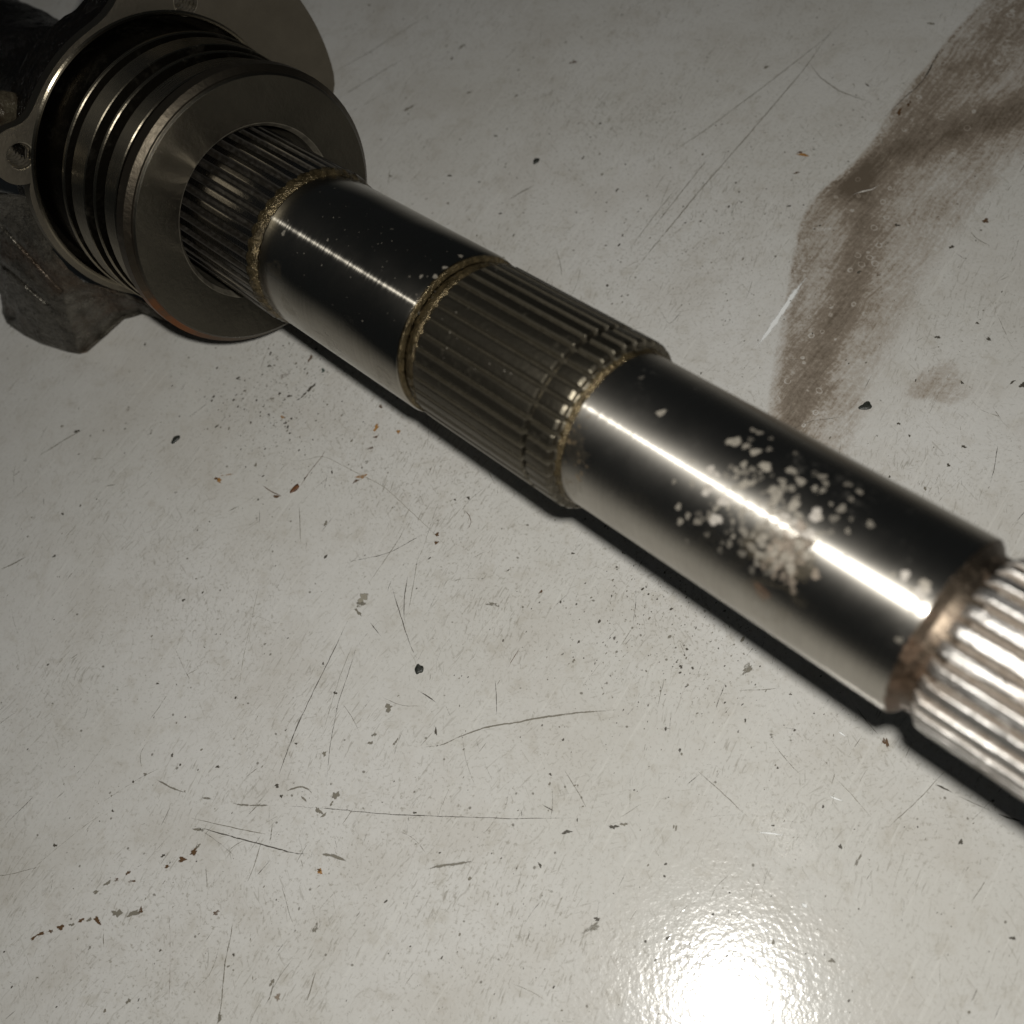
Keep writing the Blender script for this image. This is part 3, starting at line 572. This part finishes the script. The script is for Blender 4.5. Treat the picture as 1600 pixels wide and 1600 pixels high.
SP = [(1033, 645, 1.3, .8), (1002, 590, 1.0, .35), (1147, 690, 1.9, .8), (1177, 672, 1.0, .6), (1205, 685, .8, .45), (1180, 706, 1.4, .8), (1162, 726, 1.1, .7), (1196, 729, 1.7, .8), (1202, 702, .9, .5), (1236, 735, 1.3, .7), (1243, 708, .9, .4), (1251, 752, 1.4, .7), (1285, 745, 1.2, .6), (1290, 755, 1.0, .6), (1325, 757, 1.1, .5), (1342, 768, .9, .6), (1345, 770, .8, .5),
      (1273, 763, .9, .7), (1212, 771, 2.2, .7), (1165, 757, 1.4, .7), (1110, 735, 1.4, .9), (1106, 765, 1.7, 1.0), (1120, 742, .9, .9), (1082, 755, 1.1, .5), (1132, 783, 1.7, 1.0), (1060, 792, 1.0, .7), (1075, 805, .9, .6), (1118, 812, 1.8, .95), (1090, 815, 1.2, .6), (1063, 815, 1.1, .7), (1145, 815, .8, .6), (1160, 800, 1.5, .6), (1162, 830, 1.3, .6), (1188, 822, 1.5, .6), (1240, 790, 1.6, .8), (1275, 805, 1.9, .9), (1315, 795, 1.3, .6), (1303, 810, 1.2, .5),
      (1205, 800, 1.3, .8), (1225, 808, 1.4, .9), (1245, 822, 1.8, .9), (1262, 835, 1.6, .9), (1190, 845, 1.8, .7), (1210, 860, 1.9, .8), (1230, 870, 1.9, .8), (1250, 850, 1.6, .8), (1235, 888, 1.6, .8), (1215, 880, 1.5, .7), (1195, 868, 1.4, .6), (1175, 855, 1.4, .6), (1160, 865, 1.2, .5), (1140, 850, 1.1, .5), (1105, 835, 1.0, .4), (1125, 860, 1.0, .4), (1175, 890, 1.2, .4), (1200, 895, 1.2, .4), (1074, 845, .7, .4), (1330, 780, .9, .5), (1260, 868, 1.2, .8), (1222, 832, 1.3, .8),
      (1414, 899, 1.3, 1.0), (1440, 925, 1.8, .9), (1462, 922, 1.8, .9), (1448, 945, 1.6, .9), (1395, 898, .8, .6), (1424, 922, .8, .8), (1445, 915, 1.6, .85), (1455, 930, 1.8, .9), (1470, 912, 1.2, .7), (1438, 938, 1.1, .9), (1430, 950, 1.6, .6), (1415, 990, 1.5, .5), (1405, 1000, 1.0, .5), (1452, 950, 1.6, .7), (1425, 1005, 1.1, .6)]
for px, py, r, al in SP: ws.spot(px, py, 15.0, r*.68, PAL if al > .85 else TAN, al*1.0)
for i in range(170):
    px, py = rng.normal(1200, 62), rng.normal(795, 45)
    if abs((px-1200)*.58-(py-795)*.815) < 90: ws.spot(px, py, 15.0, rng.uniform(.3, .85), TAN, rng.uniform(.25, .7))
for px, py, r, al in [(1215, 845, 6, .42), (1235, 870, 5, .45), (1130, 860, 6, .2), (1200, 940, 7, .28), (1330, 1020, 7, .22), (900, 700, 3.5, .3), (895, 760, 3, .35), (1000, 800, 5, .18), (1000, 850, 6, .2), (1100, 900, 7, .2)]: ws.spot(px, py, 15.0, r, (.15, .125, .085), al)
for px, py, r, al in [(450, 480, 3, .35), (520, 540, 4, .3), (600, 590, 4, .35), (560, 480, 6, .14), (640, 380, 5, .12), (430, 420, 3, .3)]: ws.spot(px, py, 17.25, r, (.12, .10, .065), al)
for i in range(60): ws.spot(rng.normal(1232, 22), rng.normal(860, 22), 15.0, rng.uniform(.5, 1.1), (.30, .25, .20), rng.uniform(.4, .8))
for px, py, r, al in [(720, 400, .9, .7), (695, 418, .8, .8), (680, 432, .9, .8), (658, 432, .7, .7), (640, 432, .4, .5), (443, 364, 1.0, .8), (512, 375, .5, .7), (450, 345, .5, .5), (612, 358, .6, .35), (500, 300, .3, .4)]: ws.spot(px, py, 17.25, r*.75, TAN, al)
for i in range(90):
    t = rng.uniform(0, 1); px = 440+t*330+rng.uniform(-60, 80); py = 300+t*190+rng.uniform(-60, 120)
    ws.spot(px, py, 17.25, rng.uniform(.08, .2), TAN, rng.uniform(.3, .8))
for i in range(50): ws.spot(rng.normal(900, 14)+i*.0, rng.normal(700, 60), 15.0, rng.uniform(.3, .8), (.2, .15, .09), rng.uniform(.2, .6))
RS = (.24, .12, .06)
for i in range(60):
    k = rng.uniform(0, 1); ws.spot(1500-k*115+rng.normal(0, 6)-6, 905+k*185+rng.normal(0, 6)-3, 15.0, rng.uniform(.4, 1.3), RS, rng.uniform(.25, .65))
for px, py, r in [(1190, 925, 1.8), (1380, 1060, 2.2), (1400, 1045, 2.0)]: ws.spot(px, py, 15.0, r, RS, .38)
me = bpy.data.meshes.new('dried_spots'); me.from_pydata([tuple(float(c)*MM for c in v) for v in ws.V], [], ws.F)
a = me.attributes.new('mark', 'FLOAT_COLOR', 'POINT'); a.data.foreach_set('color', np.array(ws.C, dtype=np.float32).ravel())
for p in me.polygons: p.use_smooth = True
def mat_spots():
    s = NT('dried_spots'); o = s.obj(); a = s.attr('mark'); al = a.outputs['Alpha']
    n = s.noise(o, 1600, 3, .7)
    f = s.ramp(s.math('ADD', al, s.math('MULTIPLY', s.math('SUBTRACT', n, .5), .35)), .10, 1.05, 0, .70)
    f = s.math('MULTIPLY', f, s.ramp(al, 0, .25))
    s.bsdf(base=a.outputs['Color'], rough=.5, metal=.05, spec=.4, alpha=f)
    return s.m
o = link('dried_spots', me, mat_spots(), root, OFF); o['kind'] = 'stuff'

# flange and ringed sleeve
V, Fc = lathe(bev([(-.02, 20.9), (0, 20.95), (0, 31.2), (-.4, 31.6)], .05), 300)
flange = part('flange', V, Fc, MS['flange'], sharp=15, label='flat dark grey flange face around the shaft')
V, Fc = lathe([(-30, 19.9), (-1.3, 19.9), (-.95, 20.15), (-.04, 20.8), (0.004, 20.96)], 300)
part('bore_chamfer', V, Fc, MS['edge'], flange)
V, Fc = lathe([(-.40, 31.58), (-.48, 31.66), (-.95, 31.8), (-1.05, 31.9), (-1.9, 32.95), (-2.0, 33.05), (-4.8, 33.15), (-4.9, 33.1), (-5.4, 32.6), (-5.5, 28)], 300, lambda t, R, a: R+rng.normal(0, .012))
part('flange_rim', V, Fc, MS['rim'], flange, sharp=17, label='rust-streaked rim of the flange')
V, Fc = lathe(bev([(-5.4, 28.6), (-8.6, 28.6), (-8.8, 28.4), (-13.9, 28.4), (-14, 29.2), (-18.2, 29.3), (-20.4, 29.6), (-26.6, 29.8), (-30.0, 30.5), (-30.2, 32.0), (-48, 32.2)], .1), 300, lambda t, R, a: R+rng.normal(0, .02))
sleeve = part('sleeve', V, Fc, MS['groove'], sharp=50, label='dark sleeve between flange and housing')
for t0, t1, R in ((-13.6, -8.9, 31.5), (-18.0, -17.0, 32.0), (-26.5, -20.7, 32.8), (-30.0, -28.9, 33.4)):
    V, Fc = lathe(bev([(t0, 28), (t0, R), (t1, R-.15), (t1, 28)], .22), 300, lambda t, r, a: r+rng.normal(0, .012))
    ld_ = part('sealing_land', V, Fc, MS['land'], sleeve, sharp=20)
    ld_.data.materials.append(MS['groove'])           # side walls take the dark groove material
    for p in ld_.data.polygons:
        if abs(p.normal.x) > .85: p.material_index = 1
# flat clip in the groove behind the flange
V, Fc = [], []
for k, a in enumerate(np.radians(np.linspace(118, 134, 9))):
    for t, r in ((-7.6, 28.9), (-7.6, 30.2), (-6.3, 30.2), (-6.3, 28.9)): V.append((t, r*math.cos(a), r*math.sin(a)))
for k in range(8):
    for j in range(4): Fc.append((k*4+j, k*4+(j+1) % 4, k*4+4+(j+1) % 4, k*4+4+j))
Fc += [(0, 1, 2, 3), (32, 33, 34, 35)]
part('ring_clip', V, Fc, MS['land'], sleeve, smooth=False)

# ------------------------------------------------------------------ housing
TP = -41.0
out_px = [(-60, 262), (-45, 225), (-20, 216), (0, 214), (12, 209), (28, 207), (41, 200), (50, 188), (57, 165)]
pts = [on_section(*p, TP) for p in out_px]
def circ_arc(a0, a1, R, n): return [(R*math.cos(math.radians(a)), R*math.sin(math.radians(a))) for a in np.linspace(a0, a1, n)]
ear_c = np.array(on_section(32, 244, TP)); hole2 = np.array(on_section(290, 3, TP))
ea = math.degrees(math.atan2(ear_c[1], ear_c[0]))
# outline drawn with the ear as a rounded lobe on the ring
outline = []
outline += circ_arc(118, 80, 36.6, 12)
outline += [(9.3, 36.9), (12.5, 37.9), (15.5, 40.0), (18, 42.5), (22, 44.5), (26, 45.0), (31, 43.5), (36, 40.0), (42, 34.0), (47, 27)]
outline += circ_arc(26, -20, 53.6, 16)
outline += [(45.5, -20.5), (40, -22.5), (34, -26)]
outline += circ_arc(-42, -212, 36.8, 50)[0:]
V2 = [(-33.6, 17.6), (-33.2, 18.8), (-33.9, 20.2), (-35.4, 21.5), (-37.3, 22.6)]
r0 = 6.9
for a in np.linspace(-40, 130, 16)[::-1]: pass
c = ear_c
lobe = [(c[0]-r0*.55+0, c[1]-r0*.80), ]
# last ring point is angle -212 = 148 deg; walk round the ear back to 118 deg
ring_end = outline[-1]
ang = np.radians(np.linspace(262, 48, 22))
for k, a in enumerate(ang): V2_ = (c[0]+r0*math.cos(a), c[1]+r0*math.sin(a)); lobe.append(V2_)
outline += lobe[1:]
outline += circ_arc(126, 120, 36.7, 3)
# clean-up: drop near-duplicates and smooth a little
ol = [outline[0]]
for p in outline[1:]:
    if math.hypot(p[0]-ol[-1][0], p[1]-ol[-1][1]) > .35: ol.append(p)
for _ in range(3):
    ol = [tuple((np.array(ol[i-1])+2*np.array(ol[i])+np.array(ol[(i+1) % len(ol)]))/4) for i in range(len(ol))]
def circle(c, r, n=32): return [(c[0]+r*math.cos(2*math.pi*i/n), c[1]+r*math.sin(2*math.pi*i/n)) for i in range(n)]
HOLE_R = 3.05
loops = [ol, circle((0, 0), 35.12, 200), circle(ear_c, HOLE_R+.25), circle(hole2, HOLE_R+.25)]
def plate_mesh(loops, t1, t0, bevel=.5):
    V = []; Fc = []; flat = [[Vector((0, y, z)) for y, z in lp] for lp in loops]
    off = [0]
    for lp in loops: off.append(off[-1]+len(lp))
    tri = tessellate_polygon(flat); tot = off[-1]
    for t in (t1, t0):
        for lp in loops:
            for y, z in lp: V.append((t, y, z))
    for a, b, c in tri: Fc.append((a, b, c)); Fc.append((a+tot, c+tot, b+tot))
    for k, lp in enumerate(loops):
        n = len(lp)
        for i in range(n):
            j = (i+1) % n; Fc.append((off[k]+i, off[k]+j, off[k]+j+tot, off[k]+i+tot))
    return V, Fc
V, Fc = plate_mesh(loops, TP, TP-3)
V = [(t, y, z) for t, y, z in V]
housing = part('housing_plate', V, Fc, MS['plate'], sharp=30, label='machined face plate with bolt ears behind the ringed sleeve')
# bright chamfer around the bore
V, Fc = lathe([(TP-3, 34.2), (TP-.1, 34.25), (TP+.22, 34.5), (TP+.28, 34.95), (TP+.0, 35.4)], 300)
part('bore_chamfer', V, Fc, MS['land'], housing, sharp=14)
V, Fc = lathe([(TP-6, 32.2), (TP-6, 34.4), (TP-2.5, 34.36)], 200)
part('bore_wall', V, Fc, MS['groove'], housing)
# threaded bolt holes: helical thread lining a blind bore
for hc in (ear_c, hole2):
    V, Fc = [], []; n = 48; pitch = 1.5; SB = 10; rows = int(10/pitch*SB)
    for i in range(rows):
        for j in range(n):
            a = 2*math.pi*j/n; ph = ((i/SB+j/n) % 1); r = HOLE_R-.52*(1-abs(1-2*ph))*min(1, i/SB)
            if i == 0: r = HOLE_R+.26
            V.append((TP+.01-max(0, i-.5)*pitch/SB, hc[0]+r*math.cos(a), hc[1]+r*math.sin(a)))
    for i in range(rows-1):
        for j in range(n): l = (j+1) % n; Fc.append((i*n+j, i*n+l, (i+1)*n+l, (i+1)*n+j))
    Fc.append(tuple((rows-1)*n+j for j in range(n)))
    part('threaded_hole', V, Fc, MS['threadm'], housing, sharp=50)
# rough cast body behind the plate
def noise_mesh(V, Fc, amp, sub=0): return [(t+rng.normal(0, amp), y+rng.normal(0, amp), z+rng.normal(0, amp)) for t, y, z in V], Fc
def prism(poly, ts, scl):
    V, Fc = [], []; n = len(poly)
    for t, s_ in zip(ts, scl):
        for y, z in poly: V.append((t+rng.normal(0, .12), y*s_+rng.normal(0, .10), z*s_+rng.normal(0, .10)))
    for i in range(len(ts)-1):
        for j in range(n): l = (j+1) % n; Fc.append((i*n+j, i*n+l, (i+1)*n+l, (i+1)*n+j))
    Fc.append(tuple((len(ts)-1)*n+j for j in range(n)))      # the front stays open behind the face plate
    return V, Fc
upper = [p for p in ol if not (p[0] < 8 and p[1] < 14)]
body_poly = circ_arc(150, 80, 35.9, 26)+[(9.5, 36.2), (13, 37.6), (18, 41.5), (26, 44), (31, 42.5), (42, 33), (46, 26)]+circ_arc(26, -18, 52.5, 14)+[(44, -20), (33, -24)]+circ_arc(-42, -208, 34.5, 40)
V, Fc = prism(body_poly, [TP-2.9]+[TP-3-i*1.2 for i in range(1, 11)], [.99]*11)
part('cast_flange', V, Fc, MS['black'], sharp=50, label='black oily side of the casting')
V, Fc = lathe([(TP-14-i*1.5, 17.5) for i in range(70)], 90, lambda t, R, a: R+.5*math.sin(3*a+t*.2)+rng.normal(0, .09))
part('cast_barrel', V, Fc, MS['black'], sharp=60, label='black oily tube running out of the picture')

def blob_part(name, t, y, z, rt, ry, rz, mat, amp=.2, label=None):
    bm = bmesh.new(); bmesh.ops.create_icosphere(bm, subdivisions=4, radius=1)
    V = [(t+v.co.x*rt*(1+.1*math.sin(5*v.co.y+3*v.co.z)), y+v.co.y*ry*(1+.1*math.sin(4*v.co.x)), z+v.co.z*rz) for v in bm.verts]
    V = [(a+rng.normal(0, amp*.3), b+rng.normal(0, amp*.3), c_+rng.normal(0, amp*.3)) for a, b, c_ in V]
    Fc = [tuple(v.index for v in f.verts) for f in bm.faces]; bm.free()
    part(name, V, Fc, mat, sharp=80, label=label)
yb, zb = on_section(22, 186, TP-7)
blob_part('cast_boss', TP-12.5, yb-3.0, zb+1.0, 4.5, 7.5, 5.0, MS['wet'], .3, 'wet oily boss above the bolt ear')
# lower lobe of the casting: a patch lofted from under the lip out to the sheet
inner = [(-60, 300), (-25, 296), (8, 290), (30, 292), (44, 312), (57, 348), (72, 378), (97, 408), (127, 433), (165, 449), (205, 462), (250, 482)]
outer = [(-110, 400), (-50, 432), (-8, 452), (12, 470), (3, 488), (10, 504), (34, 521), (62, 535), (104, 548), (123, 551), (158, 520), (188, 492), (203, 489), (216, 485), (262, 502)]
ni, nv = 190, 110
def resamp(L, n):
    L = np.array(L, float); k = np.linspace(0, len(L)-1, n); return np.stack([np.interp(k, np.arange(len(L)), L[:, j]) for j in range(L.shape[1])], 1)
inn = resamp([to_local(local(TP-3.4, *on_section(px, py, TP-3.4))) for px, py in inner], ni)
inn[:, 0] -= 0
outt = resamp([to_local(on_plane(px, py, 1.2)) for px, py in outer], ni)
upl = np.array([np.dot([0, 0, 1.], U), np.dot([0, 0, 1.], Y), np.dot([0, 0, 1.], UP)])
V, Fc = [], []
for i in range(ni):
    s_ = i/(ni-1)
    for j in range(nv):
        v = j/(nv-1)
        p = inn[i]*(1-v)+outt[i]*v
        bul = math.sin(math.pi*v)*(2.0+4.5*max(0, 1-s_/.55))
        bul -= 3.2*math.exp(-(v/.06)**2)
        cq = M.T @ (local(*p)-CAM); qx, qy = 800+F*cq[0]/cq[2], 800+F*cq[1]/cq[2]
        for (ax, ay), (bx, by), dpt in (((-10, 340), (104, 461), 1.7), ((-10, 403), (80, 481), 1.6), ((172, 458), (176, 500), .8)):
            dx, dy = bx-ax, by-ay; L2 = dx*dx+dy*dy; tt = ((qx-ax)*dx+(qy-ay)*dy)/L2; ct = min(1, max(0, tt))
            dist = math.hypot(qx-ax-ct*dx, qy-ay-ct*dy); side = ((qx-ax)*dy-(qy-ay)*dx)/math.sqrt(L2)
            bul -= dpt*math.exp(-(dist/2.6)**2)
            if 0 < tt < 1: bul += (.9 if side > 0 else .2)*math.exp(-((abs(side)-8)/7)**2)
        for bx_, by_, br_, bd_ in ((16, 490, 11, -4.5), (32, 500, 9, 1.2), (150, 470, 10, 1.2), (190, 474, 7, -1.2), (110, 500, 22, .9), (52, 476, 8, 1.0)):
            bul += bd_*math.exp(-((qx-bx_)**2+(qy-by_)**2)/br_**2)
        bul += .5*math.sin(9*s_+4*v)+.35*math.sin(17*s_-9*v)
        bul *= (1-v**8)
        q = p+upl*bul+rng.normal(0, .05, 3)
        V.append(tuple(q))
nb = len(V)
for i in range(ni): V.append(tuple(outt[i]-upl*.8+ (inn[i]-outt[i])*0.0))
for i in range(ni): V.append(tuple(outt[i]*.88+inn[i]*.12-upl*(1.1+np.dot(inn[i]-outt[i], upl)*.12)))
for i in range(ni-1):
    for j in range(nv-1): Fc.append((i*nv+j, i*nv+j+1, (i+1)*nv+j+1, (i+1)*nv+j))
    Fc.append((i*nv+nv-1, nb+i, nb+i+1, (i+1)*nv+nv-1)); Fc.append((nb+i, nb+ni+i, nb+ni+i+1, nb+i+1))
part('cast_lobe', V, Fc, MS['cast'], sharp=60, label='grey cast lobe with two ribs reaching down to the sheet')
